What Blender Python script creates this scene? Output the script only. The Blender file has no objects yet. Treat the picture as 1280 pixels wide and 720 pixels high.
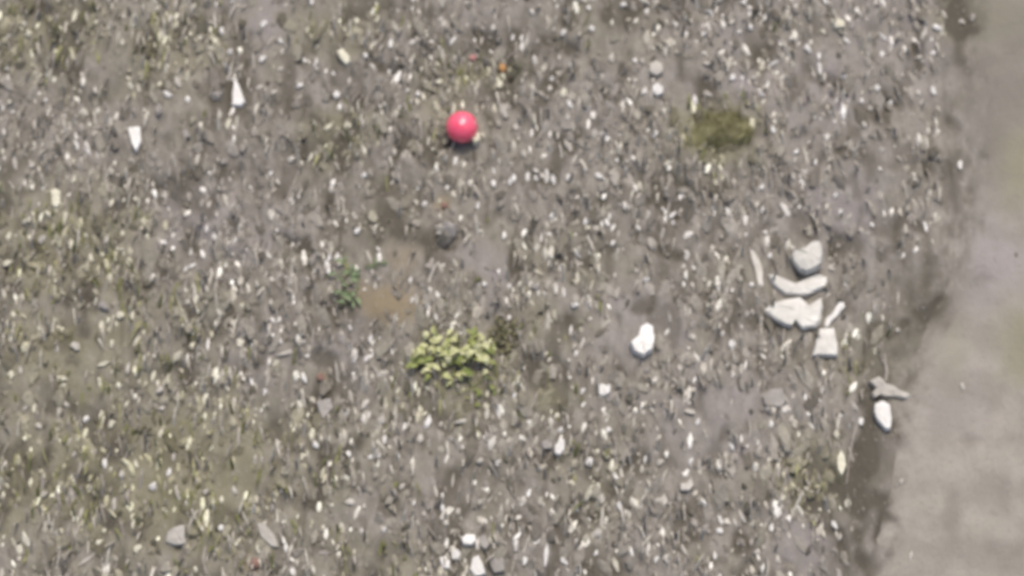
import bpy, math, random
import numpy as np
from mathutils import Vector, Matrix, Euler

random.seed(7)
rng = np.random.default_rng(7)
R = math.radians
C = bpy.context.scene.collection
sc = bpy.context.scene

# ------------------------------------------------------------------ camera
TILT = R(20.0)                 # from straight down
DIST = 20.0
PXM = 6.4 / 1280               # metres per photo pixel at the aim point
cam_d = bpy.data.cameras.new('camera')
cam = bpy.data.objects.new('camera', cam_d); C.objects.link(cam)
cam.location = (0, -DIST * math.sin(TILT), DIST * math.cos(TILT))
cam.rotation_euler = (TILT, 0, 0)
cam_d.sensor_width = 36
cam_d.lens = 36 * DIST / 6.4
cam_d.clip_start = 0.1
cam_d.clip_end = 2000
cam_d.dof.use_dof = True       # the video frame is slightly soft all over
cam_d.dof.focus_distance = 15.65
cam_d.dof.aperture_fstop = 1.25
sc.camera = cam

# ------------------------------------------------------------------ sky and sun
SUN_EL, SUN_AZ = R(66), R(14)      # azimuth clockwise from +Y
w = bpy.data.worlds.new('World'); sc.world = w; w.use_nodes = True
nt = w.node_tree; nt.nodes.clear()
sky = nt.nodes.new('ShaderNodeTexSky'); sky.sky_type = 'NISHITA'; sky.sun_disc = False
sky.sun_elevation = SUN_EL; sky.sun_rotation = SUN_AZ
sky.dust_density = 4.0; sky.air_density = .8; sky.ozone_density = 1.0
bg = nt.nodes.new('ShaderNodeBackground'); bg.inputs[1].default_value = 0.12
wo = nt.nodes.new('ShaderNodeOutputWorld')
nt.links.new(sky.outputs[0], bg.inputs[0]); nt.links.new(bg.outputs[0], wo.inputs[0])
sd = bpy.data.lights.new('sun', 'SUN'); sd.energy = 1.5; sd.angle = R(11.0); sd.color = (1.0, 0.95, 0.88)
sun = bpy.data.objects.new('sun', sd); C.objects.link(sun)
dvec = Vector((math.sin(SUN_AZ) * math.cos(SUN_EL), math.cos(SUN_AZ) * math.cos(SUN_EL), math.sin(SUN_EL)))
sun.rotation_euler = dvec.to_track_quat('Z', 'Y').to_euler()
sun.location = dvec * 30
sc.view_settings.view_transform = 'Standard'; sc.view_settings.look = 'None'
sc.view_settings.gamma = 1.0; sc.view_settings.exposure = 0.50
sc.cycles.filter_width = 2.5
sc.cycles.max_bounces = 4

# ------------------------------------------------------------------ helpers
def P(px, py):
    """ground point that the photo shows at pixel (px, py) (1280 x 720)"""
    u = (px - 640) / 1280 * 36 / cam_d.lens
    v = (360 - py) / 1280 * 36 / cam_d.lens
    s, c = math.sin(TILT), math.cos(TILT)
    d = (u, v * c + s, v * s - c)
    t = -cam.location.z / d[2]
    return (cam.location.x + t * d[0], cam.location.y + t * d[1])

def PIX(x, y):
    """the inverse of P, vectorised"""
    s, c = math.sin(TILT), math.cos(TILT)
    dx = x - cam.location.x; dy = y - cam.location.y; dz = -cam.location.z
    depth = dy * s - dz * c
    up = dy * c + dz * s
    k = 1280 * cam_d.lens / 36
    return 640 + dx / depth * k, 360 - up / depth * k

_lat = {}
def vnoise(x, y, scale, seed):
    """smooth value noise in -1..1; scale is the cell size in metres"""
    if seed not in _lat:
        _lat[seed] = np.random.default_rng(1000 + seed).uniform(-1, 1, (256, 256))
    L = _lat[seed]
    x = np.asarray(x, float) / scale; y = np.asarray(y, float) / scale
    a = .5 + seed * 1.37                       # turned and bent, so that no cell edge shows
    x, y = x * math.cos(a) - y * math.sin(a), x * math.sin(a) + y * math.cos(a)
    x, y = x + .32 * np.sin(y * 1.9 + seed) + .16 * np.sin(y * 4.3 + 2 * seed) + 91.7, y + .32 * np.sin(x * 2.1 + seed * 3) + .16 * np.sin(x * 4.7) + 57.3
    ix = np.floor(x).astype(int); iy = np.floor(y).astype(int)
    fx = x - ix; fy = y - iy
    fx = fx * fx * (3 - 2 * fx); fy = fy * fy * (3 - 2 * fy)
    g = lambda a, b: L[(ix + a) & 255, (iy + b) & 255]
    return (g(0, 0) * (1 - fx) + g(1, 0) * fx) * (1 - fy) + (g(0, 1) * (1 - fx) + g(1, 1) * fx) * fy

def blobs(px, py, lst, rag=0.0, seed=40):
    out = np.zeros_like(px)
    x, y = px * PXM, py * PXM
    n = vnoise(x, y, 0.11, seed) * 0.7 + vnoise(x, y, 0.04, seed + 1) * 0.5
    for (cx, cy, rx, ry, a) in lst:
        d2 = ((px - cx) / rx) ** 2 + ((py - cy) / ry) ** 2
        out = np.maximum(out, a * np.exp(-np.power(d2 * np.exp(n * rag), 1.4)))
    return out

def sstep(a, b, x):
    t = np.clip((x - a) / (b - a), 0, 1)
    return t * t * (3 - 2 * t)

# left edge of the pale track, in pixels (y, x)
EDGE_Y = np.array([-900, -300, -60, 0, 60, 130, 200, 250, 300, 350, 400, 450, 500, 560, 640, 720, 800, 1100, 1700])
EDGE_X = np.array([1185, 1188, 1188, 1186, 1182, 1180, 1184, 1184, 1166, 1150, 1132, 1112, 1097, 1085, 1072, 1057, 1042, 996, 930])
_e = np.array([P(a, b) for a, b in zip(EDGE_X, EDGE_Y)])
def edge_x(y):
    return np.interp(y, _e[:, 1], _e[:, 0]) if _e[0, 1] < _e[-1, 1] else np.interp(y, _e[::-1, 1], _e[::-1, 0])

OLIVE = [(60, 310, 110, 80, .8), (200, 600, 210, 120, .9), (90, 450, 150, 90, .75), (60, 30, 120, 60, .65), (200, 60, 90, 60, .5),
         (425, 165, 50, 36, .9), (410, 200, 40, 30, .6), (420, 30, 80, 40, .55), (600, 92, 55, 24, .9), (560, 140, 60, 60, .45), (570, 470, 90, 60, .7),
         (690, 420, 50, 60, .45), (690, 490, 34, 34, .8), (1020, 590, 60, 50, .85), (1275, 210, 30, 60, .6), (1285, 430, 36, 50, .8),
         (900, 165, 66, 48, 1.0), (700, 320, 90, 50, .35), (1090, 450, 50, 40, .5), (390, 590, 50, 60, .6), (490, 700, 110, 40, .5),
         (730, 600, 60, 60, .3), (780, 40, 60, 40, .35), (1200, 25, 40, 30, .7), (30, 600, 70, 90, .9), (250, 400, 60, 60, .4), (460, 250, 60, 40, .3)]
DAMP_AND_SHADE = [(550, 303, 16, 9, 1), (562, 308, 10, 6, 1), (290, 283, 20, 14, .9), (345, 135, 20, 14, .6), (93, 130, 20, 26, .6), (50, 15, 26, 16, .7), (635, 412, 20, 20, 1), (632, 430, 18, 14, .7),  # first two entries paint shade under the rough dark stone, the rest damp soil
        (375, 522, 26, 12, .9), (430, 518, 24, 14, .8), (538, 340, 14, 14, .8), (693, 95, 22, 16, .8), (775, 22, 22, 14, .8), (640, 52, 26, 22, .5),
        (215, 565, 20, 20, .5), (110, 600, 22, 16, .6), (540, 60, 30, 40, .5), (420, 390, 22, 22, .6), (390, 410, 34, 16, .7), (848, 318, 16, 10, .9),
        (398, 190, 44, 22, .8), (380, 140, 20, 12, .5), (620, 62, 50, 28, .45), (370, 335, 46, 24, .4), (455, 300, 30, 18, .4), (250, 470, 40, 20, .4), (720, 320, 40, 18, .4), (150, 560, 40, 20, .35), (860, 655, 34, 26, .8), (740, 590, 14, 10, .8), (682, 572, 22, 14, .7), (492, 245, 20, 42, .8),
        (415, 252, 20, 50, .75), (1210, 22, 26, 26, 1), (1196, 70, 14, 26, .45), (1189, 135, 10, 18, .25), (1196, 205, 12, 26, .5), (1150, 370, 36, 40, .6),
        (1124, 420, 34, 40, .6), (1100, 475, 26, 40, .6), (1092, 560, 34, 50, .7), (1076, 640, 26, 50, .6), (1058, 705, 28, 40, .6), (600, 590, 30, 16, .5),
        (200, 340, 26, 22, .4), (310, 460, 30, 14, .6), (330, 490, 26, 16, .3), (490, 690, 22, 20, .5), (890, 320, 20, 20, .3), (20, 345, 22, 14, .5),
        (760, 250, 60, 12, .5), (990, 108, 10, 16, .8), (880, 112, 20, 14, .5), (520, 20, 40, 16, .5), (560, 180, 16, 30, .3), (115, 345, 20, 12, .5),
        (1275, 160, 14, 30, .5), (1240, 90, 30, 16, .3), (60, 480, 22, 10, .4), (160, 660, 22, 14, .6), (90, 245, 16, 10, .5)]
TAN = [(487, 380, 44, 26, 1.0), (505, 322, 26, 22, .5), (455, 372, 16, 20, .9), (405, 470, 10, 12, .8), (553, 253, 12, 10, .8), (316, 705, 13, 12, .9), (625, 78, 12, 10, .6)]
GREY = [(330, 20, 70, 45, .9), (235, 265, 60, 40, .8), (300, 440, 60, 60, .6), (620, 330, 50, 40, .8), (980, 120, 120, 80, .6), (900, 520, 110, 70, .6),
        (1000, 680, 60, 60, .7), (1070, 260, 80, 60, .8), (780, 400, 70, 50, .6), (560, 20, 60, 30, .4), (290, 300, 50, 40, .5), (1100, 40, 60, 60, .6), (760, 580, 60, 40, .5)]
BARE = [(120, 80, 50, 30, .8), (235, 265, 46, 30, .95), (80, 395, 36, 22, .8), (487, 378, 44, 26, 1), (505, 325, 40, 28, .8), (795, 388, 44, 36, .85), (915, 515, 50, 36, .95),
        (1000, 690, 46, 36, .95), (60, 575, 48, 36, .85), (700, 605, 50, 26, .8), (470, 700, 60, 26, .8), (620, 325, 36, 32, .9), (940, 70, 40, 30, .5), (310, 20, 50, 30, .7),
        (390, 150, 40, 24, .6), (1000, 470, 36, 26, .9), (640, 30, 40, 26, .5), (900, 160, 55, 36, .95), (1110, 220, 70, 44, .75), (985, 200, 14, 26, .5), (370, 400, 36, 22, .6),
        (740, 540, 40, 24, .7), (440, 640, 60, 30, .5), (900, 610, 40, 40, .7), (300, 590, 30, 60, .5), (175, 300, 30, 20, .5), (480, 250, 30, 22, .5), (450, 100, 30, 30, .6),
        (230, 680, 40, 20, .5), (560, 600, 40, 30, .4), (1100, 380, 50, 60, .7), (1090, 600, 44, 120, .85), (350, 520, 40, 20, .5), (690, 30, 20, 40, .3), (740, 420, 50, 60, .45),
        (30, 260, 26, 22, .4), (860, 90, 40, 30, .5), (590, 650, 40, 30, .4), (1060, 350, 50, 40, .5)]

def masks(x, y):
    px, py = PIX(x, y)
    inside = sstep(-260, -40, px) * sstep(1560, 1330, px) * sstep(-260, -40, py) * sstep(980, 760, py)
    o = blobs(px, py, OLIVE, .8, 40)
    o2 = 0.55 * sstep(-.1, .7, vnoise(x, y, .8, 3))
    olive = np.clip(o * inside + o2 * (1 - inside) + .18 * vnoise(x, y, .22, 4) + .16 * vnoise(x, y, .09, 44) + .08, 0, 1)
    calm = 1 - blobs(px, py, TAN, .2, 46)
    damp_and_shade = np.clip(blobs(px, py, DAMP_AND_SHADE, .9, 42) + calm * (.8 * sstep(.15, .8, vnoise(x, y * .7, .15, 5)) + .55 * sstep(.2, .8, vnoise(x, y * .45, .06, 45))), 0, 1)
    tan = np.clip(blobs(px, py, TAN, 1.1, 46), 0, 1)
    grey = np.clip(blobs(px, py, GREY, .6, 48) * inside + .3 * sstep(0, .8, vnoise(x, y, .4, 6)), 0, 1)
    bare = np.clip(blobs(px, py, BARE, .6, 50) + .8 * sstep(.1, .8, vnoise(x, y, .22, 7)), 0, 1)
    return olive, damp_and_shade, tan, grey, bare

def track_in(x, y):
    """distance in metres to the right of the track's left edge"""
    return x - edge_x(y) - .035 * vnoise(x, y, .17, 60) - .015 * vnoise(x, y, .05, 61)

TRACK_W = 2.6
def H(x, y):
    """height of the ground"""
    x = np.asarray(x, float); y = np.asarray(y, float)
    d = x - edge_x(y)
    h = .030 * vnoise(x, y, .62, 10) + .016 * vnoise(x, y, .23, 11) + .014 * vnoise(x, y * .6, .10, 12) + .009 * vnoise(x, y * .55, .045, 13)
    px, py = PIX(x, y)
    _, damp_and_shade, _, _, bare = masks(x, y)
    h = h * (1 - .35 * bare) - .022 * damp_and_shade
    h = h - .022 * np.exp(-((d + .13) / .14) ** 2)          # the rut beside the track
    under = sstep(.12, .34, d) * (1 - sstep(TRACK_W - .34, TRACK_W - .12, d))
    return h * (1 - under) - .10 * under

def HT(x, y, d):
    """height of the track"""
    base = .012 * vnoise(x, y, .8, 20) + .006 * vnoise(x, y, .25, 21) + .0022 * vnoise(x, y, .08, 22)
    px, py = PIX(x, y)
    dents = blobs(px, py, [(1190, 650, 10, 40, 1), (1255, 620, 12, 30, 1), (1213, 552, 12, 8, 1), (1250, 690, 26, 14, .8), (1275, 160, 14, 50, 1), (1240, 250, 10, 24, .7), (1265, 265, 8, 20, .7), (1195, 420, 14, 20, .5)], .5, 62)
    lip = sstep(0, .30, d) * (1 - sstep(TRACK_W - .3, TRACK_W, d))
    return (base + .016 - .014 * dents) * lip - .060 * (1 - lip)

def height_at(x, y):
    x = np.asarray(x, float); y = np.asarray(y, float)
    d = track_in(x, y)
    return np.where((d > 0) & (d < TRACK_W), np.maximum(HT(x, y, d), H(x, y)), H(x, y))

def mesh_np(name, V, F, mat=None, smooth=True):
    me = bpy.data.meshes.new(name)
    V = np.asarray(V, dtype=np.float32); F = np.asarray(F, dtype=np.int32)
    me.vertices.add(len(V)); me.vertices.foreach_set('co', V.ravel())
    n = F.shape[1]
    me.loops.add(F.size); me.loops.foreach_set('vertex_index', F.ravel())
    me.polygons.add(len(F)); me.polygons.foreach_set('loop_start', np.arange(0, F.size, n, dtype=np.int32))
    me.polygons.foreach_set('loop_total', np.full(len(F), n, dtype=np.int32))
    me.polygons.foreach_set('use_smooth', np.full(len(F), smooth, dtype=bool))
    me.update(calc_edges=True)
    if mat: me.materials.append(mat)
    return me

def color_attr(me, name, arr):
    a = me.color_attributes.new(name, 'FLOAT_COLOR', 'POINT')
    a.data.foreach_set('color', np.asarray(arr, dtype=np.float32).ravel())

def link(name, me, parent=None, loc=(0, 0, 0), rot=(0, 0, 0), scale=(1, 1, 1)):
    o = bpy.data.objects.new(name, me); C.objects.link(o)
    o.location = loc; o.rotation_euler = rot; o.scale = scale
    if parent: o.parent = parent
    return o

def tag(o, label=None, cat=None, group=None, kind=None):
    if label: o['label'] = label
    if cat: o['category'] = cat
    if group: o['group'] = group
    if kind: o['kind'] = kind
    return o

# ------------------------------------------------------------------ materials
def new_mat(name, rough=.9, spec=.25):
    m = bpy.data.materials.new(name); m.use_nodes = True
    b = m.node_tree.nodes['Principled BSDF']
    b.inputs['Roughness'].default_value = rough
    b.inputs['Specular IOR Level'].default_value = spec
    return m, m.node_tree, b

def N(nt, typ, **kw):
    n = nt.nodes.new(typ)
    for k, v in kw.items(): setattr(n, k, v)
    return n

def mixc(nt, fac, a, b, blend='MIX'):
    n = N(nt, 'ShaderNodeMix', data_type='RGBA', blend_type=blend)
    for i, v in ((0, fac), (6, a), (7, b)):
        if isinstance(v, bpy.types.NodeSocket): nt.links.new(v, n.inputs[i])
        else: n.inputs[i].default_value = v if i == 0 else (*v, 1)
    return n.outputs[2]

def noise_n(nt, scale, detail=4, coord='Object', rough=.6, stretch=None):
    tc = N(nt, 'ShaderNodeTexCoord')
    n = N(nt, 'ShaderNodeTexNoise'); n.inputs['Scale'].default_value = scale
    n.inputs['Detail'].default_value = detail; n.inputs['Roughness'].default_value = rough
    if stretch:
        mp = N(nt, 'ShaderNodeMapping'); mp.inputs['Scale'].default_value = stretch
        nt.links.new(tc.outputs[coord], mp.inputs['Vector']); nt.links.new(mp.outputs[0], n.inputs['Vector'])
    else:
        nt.links.new(tc.outputs[coord], n.inputs['Vector'])
    return n.outputs[0]

def ramp(nt, src, p0, p1):
    n = N(nt, 'ShaderNodeMapRange'); n.inputs[1].default_value = p0; n.inputs[2].default_value = p1
    n.interpolation_type = 'SMOOTHSTEP'
    nt.links.new(src, n.inputs[0]); return n.outputs[0]

def bump(nt, b, src, strength, dist):
    n = N(nt, 'ShaderNodeBump'); n.inputs['Strength'].default_value = strength; n.inputs['Distance'].default_value = dist
    nt.links.new(src, n.inputs['Height']); nt.links.new(n.outputs[0], b.inputs['Normal'])

def soil_material():
    m, nt, b = new_mat('soil', .95, .12)
    at = N(nt, 'ShaderNodeAttribute', attribute_name='ground_cover')
    sep = N(nt, 'ShaderNodeSeparateColor'); nt.links.new(at.outputs['Color'], sep.inputs[0])
    n1 = noise_n(nt, 18, 5, stretch=(1, .45, 1)); n2 = noise_n(nt, 60, 4, stretch=(1, .5, 1)); n3 = noise_n(nt, 4.5, 3)
    c = mixc(nt, ramp(nt, n1, .35, .68), (.190, .172, .142), (.285, .260, .224))
    c = mixc(nt, at.outputs['Alpha'], c, (.275, .247, .234))
    c = mixc(nt, sep.outputs[0], c, mixc(nt, ramp(nt, n3, .35, .65), (.175, .162, .104), (.238, .220, .155)))
    c = mixc(nt, sep.outputs[2], c, (.252, .204, .132))
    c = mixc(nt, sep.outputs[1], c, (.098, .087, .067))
    sp = ramp(nt, n2, .60, .74)
    c = mixc(nt, sp, c, (.36, .33, .28))
    # trodden, packed dirt of the track
    pk = N(nt, 'ShaderNodeAttribute', attribute_name='packed')
    sp2 = N(nt, 'ShaderNodeSeparateColor'); nt.links.new(pk.outputs['Color'], sp2.inputs[0])
    t1 = noise_n(nt, 3.2, 4); t2 = noise_n(nt, 34, 5)
    t = mixc(nt, ramp(nt, t1, .35, .66), (.270, .246, .204), (.342, .312, .262))
    t = mixc(nt, sp2.outputs[2], t, (.315, .282, .262))
    t = mixc(nt, sp2.outputs[1], t, (.190, .172, .142))
    t = mixc(nt, pk.outputs['Alpha'], t, (.245, .228, .158))
    t = mixc(nt, ramp(nt, t2, .52, .8), t, (.235, .212, .180))
    c = mixc(nt, sp2.outputs[0], c, t)
    nt.links.new(c, b.inputs['Base Color'])
    add = N(nt, 'ShaderNodeMath', operation='ADD'); nt.links.new(n1, add.inputs[0]); nt.links.new(n2, add.inputs[1])
    bump(nt, b, add.outputs[0], .8, .012)
    return m

def stone_material(name, c0, c1, scale=9, rough=.75):
    m, nt, b = new_mat(name, rough, .3)
    n1 = noise_n(nt, scale, 5); n2 = noise_n(nt, scale * 5, 3)
    oi = N(nt, 'ShaderNodeObjectInfo')
    c = mixc(nt, ramp(nt, n1, .34, .7), c0, c1)
    r = N(nt, 'ShaderNodeMapRange'); r.inputs[3].default_value = .84; r.inputs[4].default_value = 1.05
    nt.links.new(oi.outputs['Random'], r.inputs[0])
    cb = N(nt, 'ShaderNodeCombineColor'); 
    for i in range(3): nt.links.new(r.outputs[0], cb.inputs[i])
    c = mixc(nt, 1.0, c, cb.outputs[0], 'MULTIPLY')
    nt.links.new(c, b.inputs['Base Color'])
    bump(nt, b, n2, .5, .01)
    return m

def attr_material(name, rough=.85, var=.25, scale=40):
    m, nt, b = new_mat(name, rough, .2)
    at = N(nt, 'ShaderNodeAttribute', attribute_name='grain_colour')
    n1 = noise_n(nt, scale, 3)
    c = mixc(nt, ramp(nt, n1, .3, .7), (1 - var,) * 3, (1 + var * .4,) * 3)
    c = mixc(nt, 1.0, at.outputs['Color'], c, 'MULTIPLY')
    nt.links.new(c, b.inputs['Base Color'])
    return m

def leaf_material(name, c0, c1, trans=.2, rough=.5):
    m, nt, b = new_mat(name, rough, .35)
    n1 = noise_n(nt, 14, 3)
    oi = N(nt, 'ShaderNodeObjectInfo')
    c = mixc(nt, oi.outputs['Random'], c0, c1)
    c = mixc(nt, ramp(nt, n1, .4, .7), c, tuple(v * .7 for v in c0))
    nt.links.new(c, b.inputs['Base Color'])
    return m

M = {
    'soil': soil_material(),
    'white': stone_material('white_limestone', (.68, .65, .585), (.84, .81, .75)),
    'pale': stone_material('pale_limestone', (.46, .425, .36), (.62, .58, .50)),
    'bone': stone_material('bone_limestone', (.56, .535, .47), (.73, .70, .625)),
    'mid': stone_material('mid_grey_stone', (.36, .335, .285), (.47, .44, .38)),
    'cream': stone_material('cream_stone', (.58, .54, .40), (.80, .76, .60)),
    'dull': stone_material('dull_grey_stone', (.29, .265, .235), (.40, .37, .325)),
    'dark': stone_material('shaded_grey_stone', (.10, .09, .07), (.24, .22, .19), 14),
    'grain': attr_material('mixed_gravel'), 'straw': attr_material('dry_straw', .8, .2, 10),
}

# ------------------------------------------------------------------ ground, one sheet to the horizon
def axis(lo, hi, step, far):
    core = list(np.arange(lo, hi + 1e-6, step))
    up, s = [], step
    v = hi
    while v < far:
        s *= 1.22; v += s; up.append(v)
    dn, s, v = [], step, lo
    while v > -far:
        s *= 1.22; v -= s; dn.append(v)
    return np.array(dn[::-1] + core + up)

def grid_mesh(name, X, Y, Z, mat):
    nx, ny = X.shape
    V = np.stack([X.ravel(), Y.ravel(), Z.ravel()], 1)
    i = np.arange(nx * ny).reshape(nx, ny)
    F = np.stack([i[:-1, :-1].ravel(), i[1:, :-1].ravel(), i[1:, 1:].ravel(), i[:-1, 1:].ravel()], 1)
    return mesh_np(name, V, F, mat)

ax = axis(-5.0, 3.9, .0175, 400); ay = axis(-3.7, 3.9, .0175, 400)
X, Y = np.meshgrid(ax, ay, indexing='ij')
Z = H(X, Y)
gm = grid_mesh('ground', X, Y, Z, M['soil'])
o_, d_, t_, g_, b_ = masks(X.ravel(), Y.ravel())
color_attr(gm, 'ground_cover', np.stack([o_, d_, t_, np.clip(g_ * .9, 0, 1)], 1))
tag(link('ground', gm), kind='structure')

# the pale track on the right
tt = np.concatenate([np.linspace(0, .2, 14), np.linspace(.22, TRACK_W - .2, 110), np.linspace(TRACK_W - .18, TRACK_W, 10)])
ty = np.concatenate([np.linspace(-60, -3.8, 60), np.linspace(-3.75, 3.95, 390), np.linspace(4.05, 80, 70)])
T, TY = np.meshgrid(tt, ty, indexing='ij')
wob = .035 * vnoise(edge_x(TY), TY, .17, 60) + .015 * vnoise(edge_x(TY), TY, .05, 61)
TX = edge_x(TY) + T + wob * (1 - sstep(0, .5, T))
TZ = HT(TX, TY, T)
tm = grid_mesh('dirt_track', TX, TY, TZ, M['soil'])
tpx, tpy = PIX(TX.ravel(), TY.ravel())
r_ = blobs(tpx, tpy, [(1280, 430, 40, 60, .9), (1275, 215, 26, 60, .8), (1230, 20, 70, 40, .4), (1190, 440, 20, 60, .4)], .6, 52)
g2 = blobs(tpx, tpy, [(1212, 20, 40, 46, 1), (1256, 30, 60, 60, .9), (1250, 130, 90, 130, .7), (1190, 650, 12, 40, .55), (1255, 620, 14, 34, .5), (1213, 552, 13, 9, .5), (1255, 690, 30, 16, .45), (1278, 160, 14, 40, .4), (1180, 370, 26, 40, .5), (1240, 255, 24, 20, .4)], .6, 54)
b2 = blobs(tpx, tpy, [(1230, 320, 80, 70, 1), (1200, 500, 60, 50, .4)], .4, 56)
sw = np.interp(TY.ravel(), [-1.5, -.9, -.3, .2, .7, 1.2], [.16, .18, .34, .40, .26, .24])
fx, fy = TX.ravel(), TY.ravel()
packed = sstep(.10, .10 + sw, T.ravel() + .10 * vnoise(fx, fy, .12, 58) + .06 * vnoise(fx, fy, .04, 59))
go, gd, gt, gg, _ = masks(fx, fy)
color_attr(tm, 'ground_cover', np.stack([go, gd, gt, gg * .9], 1))
color_attr(tm, 'packed', np.stack([packed, np.clip(g2 + .25 * sstep(.3, .9, vnoise(fx, fy, .2, 57)), 0, 1), b2, r_], 1))
tag(link('dirt_track', tm), kind='structure')

# ------------------------------------------------------------------ rock templates
def ico(sub):
    t = (1 + 5 ** .5) / 2
    V = [(-1, t, 0), (1, t, 0), (-1, -t, 0), (1, -t, 0), (0, -1, t), (0, 1, t), (0, -1, -t), (0, 1, -t), (t, 0, -1), (t, 0, 1), (-t, 0, -1), (-t, 0, 1)]
    F = [(0, 11, 5), (0, 5, 1), (0, 1, 7), (0, 7, 10), (0, 10, 11), (1, 5, 9), (5, 11, 4), (11, 10, 2), (10, 7, 6), (7, 1, 8),
         (3, 9, 4), (3, 4, 2), (3, 2, 6), (3, 6, 8), (3, 8, 9), (4, 9, 5), (2, 4, 11), (6, 2, 10), (8, 6, 7), (9, 8, 1)]
    V = [Vector(v).normalized() for v in V]
    for _ in range(sub):
        cache, NF = {}, []
        def mid(a, b):
            k = (min(a, b), max(a, b))
            if k not in cache: cache[k] = len(V); V.append(((V[a] + V[b]) / 2).normalized())
            return cache[k]
        for a, b, c in F:
            ab, bc, ca = mid(a, b), mid(b, c), mid(c, a)
            NF += [(a, ab, ca), (b, bc, ab), (c, ca, bc), (ab, bc, ca)]
        F = NF
    return np.array([tuple(v) for v in V]), np.array(F)

ICO0, ICO1, ICO2 = ico(0), ico(1), ico(2)

def rock_verts(base, seed, cuts=7, rough=.12, flat=.6):
    r = np.random.default_rng(seed)
    V = base[0].copy()
    for _ in range(cuts):                      # broken faces
        n = r.normal(size=3); n /= np.linalg.norm(n)
        lim = r.uniform(.5, .85)
        d = V @ n
        V -= np.outer(np.clip(d - lim, 0, None), n)
    V *= (1 + r.uniform(-rough, rough, (len(V), 1)))
    taper = r.uniform(-.38, .38)
    V[:, 0] *= 1 + taper * V[:, 1]
    p = r.uniform(.0, .75)                      # spindle, teardrop and wedge forms
    V[:, 0] *= 1 - p * np.clip(np.abs(V[:, 1] - r.uniform(-.5, .5)), 0, 1.2) / 1.2
    V[:, 0] += r.uniform(-.35, .35) * V[:, 1]
    V[:, 2] *= flat
    V[:, 0] /= np.abs(V[:, 0]).max(); V[:, 1] /= np.abs(V[:, 1]).max()
    return V

PEB = {}
for tone in ('white', 'pale', 'cream', 'dull'):
    for k in range(14):
        V = rock_verts(ICO1, 100 + k, cuts=9, rough=.14, flat=.6)
        PEB[tone, k] = mesh_np('pebble', V, ICO1[1], M[tone], smooth=False)

# ------------------------------------------------------------------ landmark stones from their outlines
SPOTS = []                # (px, py, name used in labels)
TAKEN = []                # (px, py, radius) kept free of grains

def outline_stone(pts, height, tone, seed, rise=0.0, top_tilt=(0, 0), inset=.88, name='stone', rings=1):
    r = np.random.default_rng(seed)
    # resample the outline and break its straight runs
    P2 = np.array([P(*p) for p in pts])
    out = []
    for i in range(len(P2)):
        a, b = P2[i], P2[(i + 1) % len(P2)]
        L = np.linalg.norm(b - a); n = max(1, int(L / .035))
        for k in range(n):
            q = a + (b - a) * k / n
            out.append(q + (r.normal(size=2) * .0028 if k else 0))
    O = np.array(out); n = len(O)
    cx, cy = O.mean(0)
    g = float(height_at(cx, cy))
    rel = O - (cx, cy)
    span = np.abs(rel).max()
    def ztop(q, hh): return hh * (1 + top_tilt[0] * q[:, 0] / span + top_tilt[1] * q[:, 1] / span)
    layers = []
    layers.append((rel * .86, np.full(n, -.03)))
    layers.append((rel * 1.0, np.full(n, height * .30) + r.normal(size=n) * height * .04))
    layers.append((rel * .97, ztop(rel, height * .70) + r.normal(size=n) * height * .05))
    layers.append((rel * inset, ztop(rel * inset, height) + r.normal(size=n) * height * .06))
    layers.append((rel * inset * .45, ztop(rel * inset * .45, height * (1.04 + rise)) + r.normal(size=n) * height * .05))
    V = []
    for q, z in layers: V += [(a[0], a[1], zz) for a, zz in zip(q, z)]
    V.append((0, 0, height * (1.05 + rise)))
    F = []
    for l in range(len(layers) - 1):
        for i in range(n):
            j = (i + 1) % n
            F.append((l * n + i, l * n + j, (l + 1) * n + j)); F.append((l * n + i, (l + 1) * n + j, (l + 1) * n + i))
    t = (len(layers) - 1) * n
    for i in range(n): F.append((t + i, t + (i + 1) % n, len(V) - 1))
    V = np.array(V); F = np.array(F)
    a2 = (O[:, 0] * np.roll(O[:, 1], -1) - np.roll(O[:, 0], -1) * O[:, 1]).sum()
    if a2 < 0: F = F[:, ::-1]
    me = mesh_np(name, V, F, M[tone], smooth=False)
    o = link(name, me, loc=(cx, cy, g))
    pp = np.array(pts, float)
    c = pp.mean(0); TAKEN.append((c[0], c[1], np.abs(pp - c).max() * .75))
    return o, c

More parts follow.
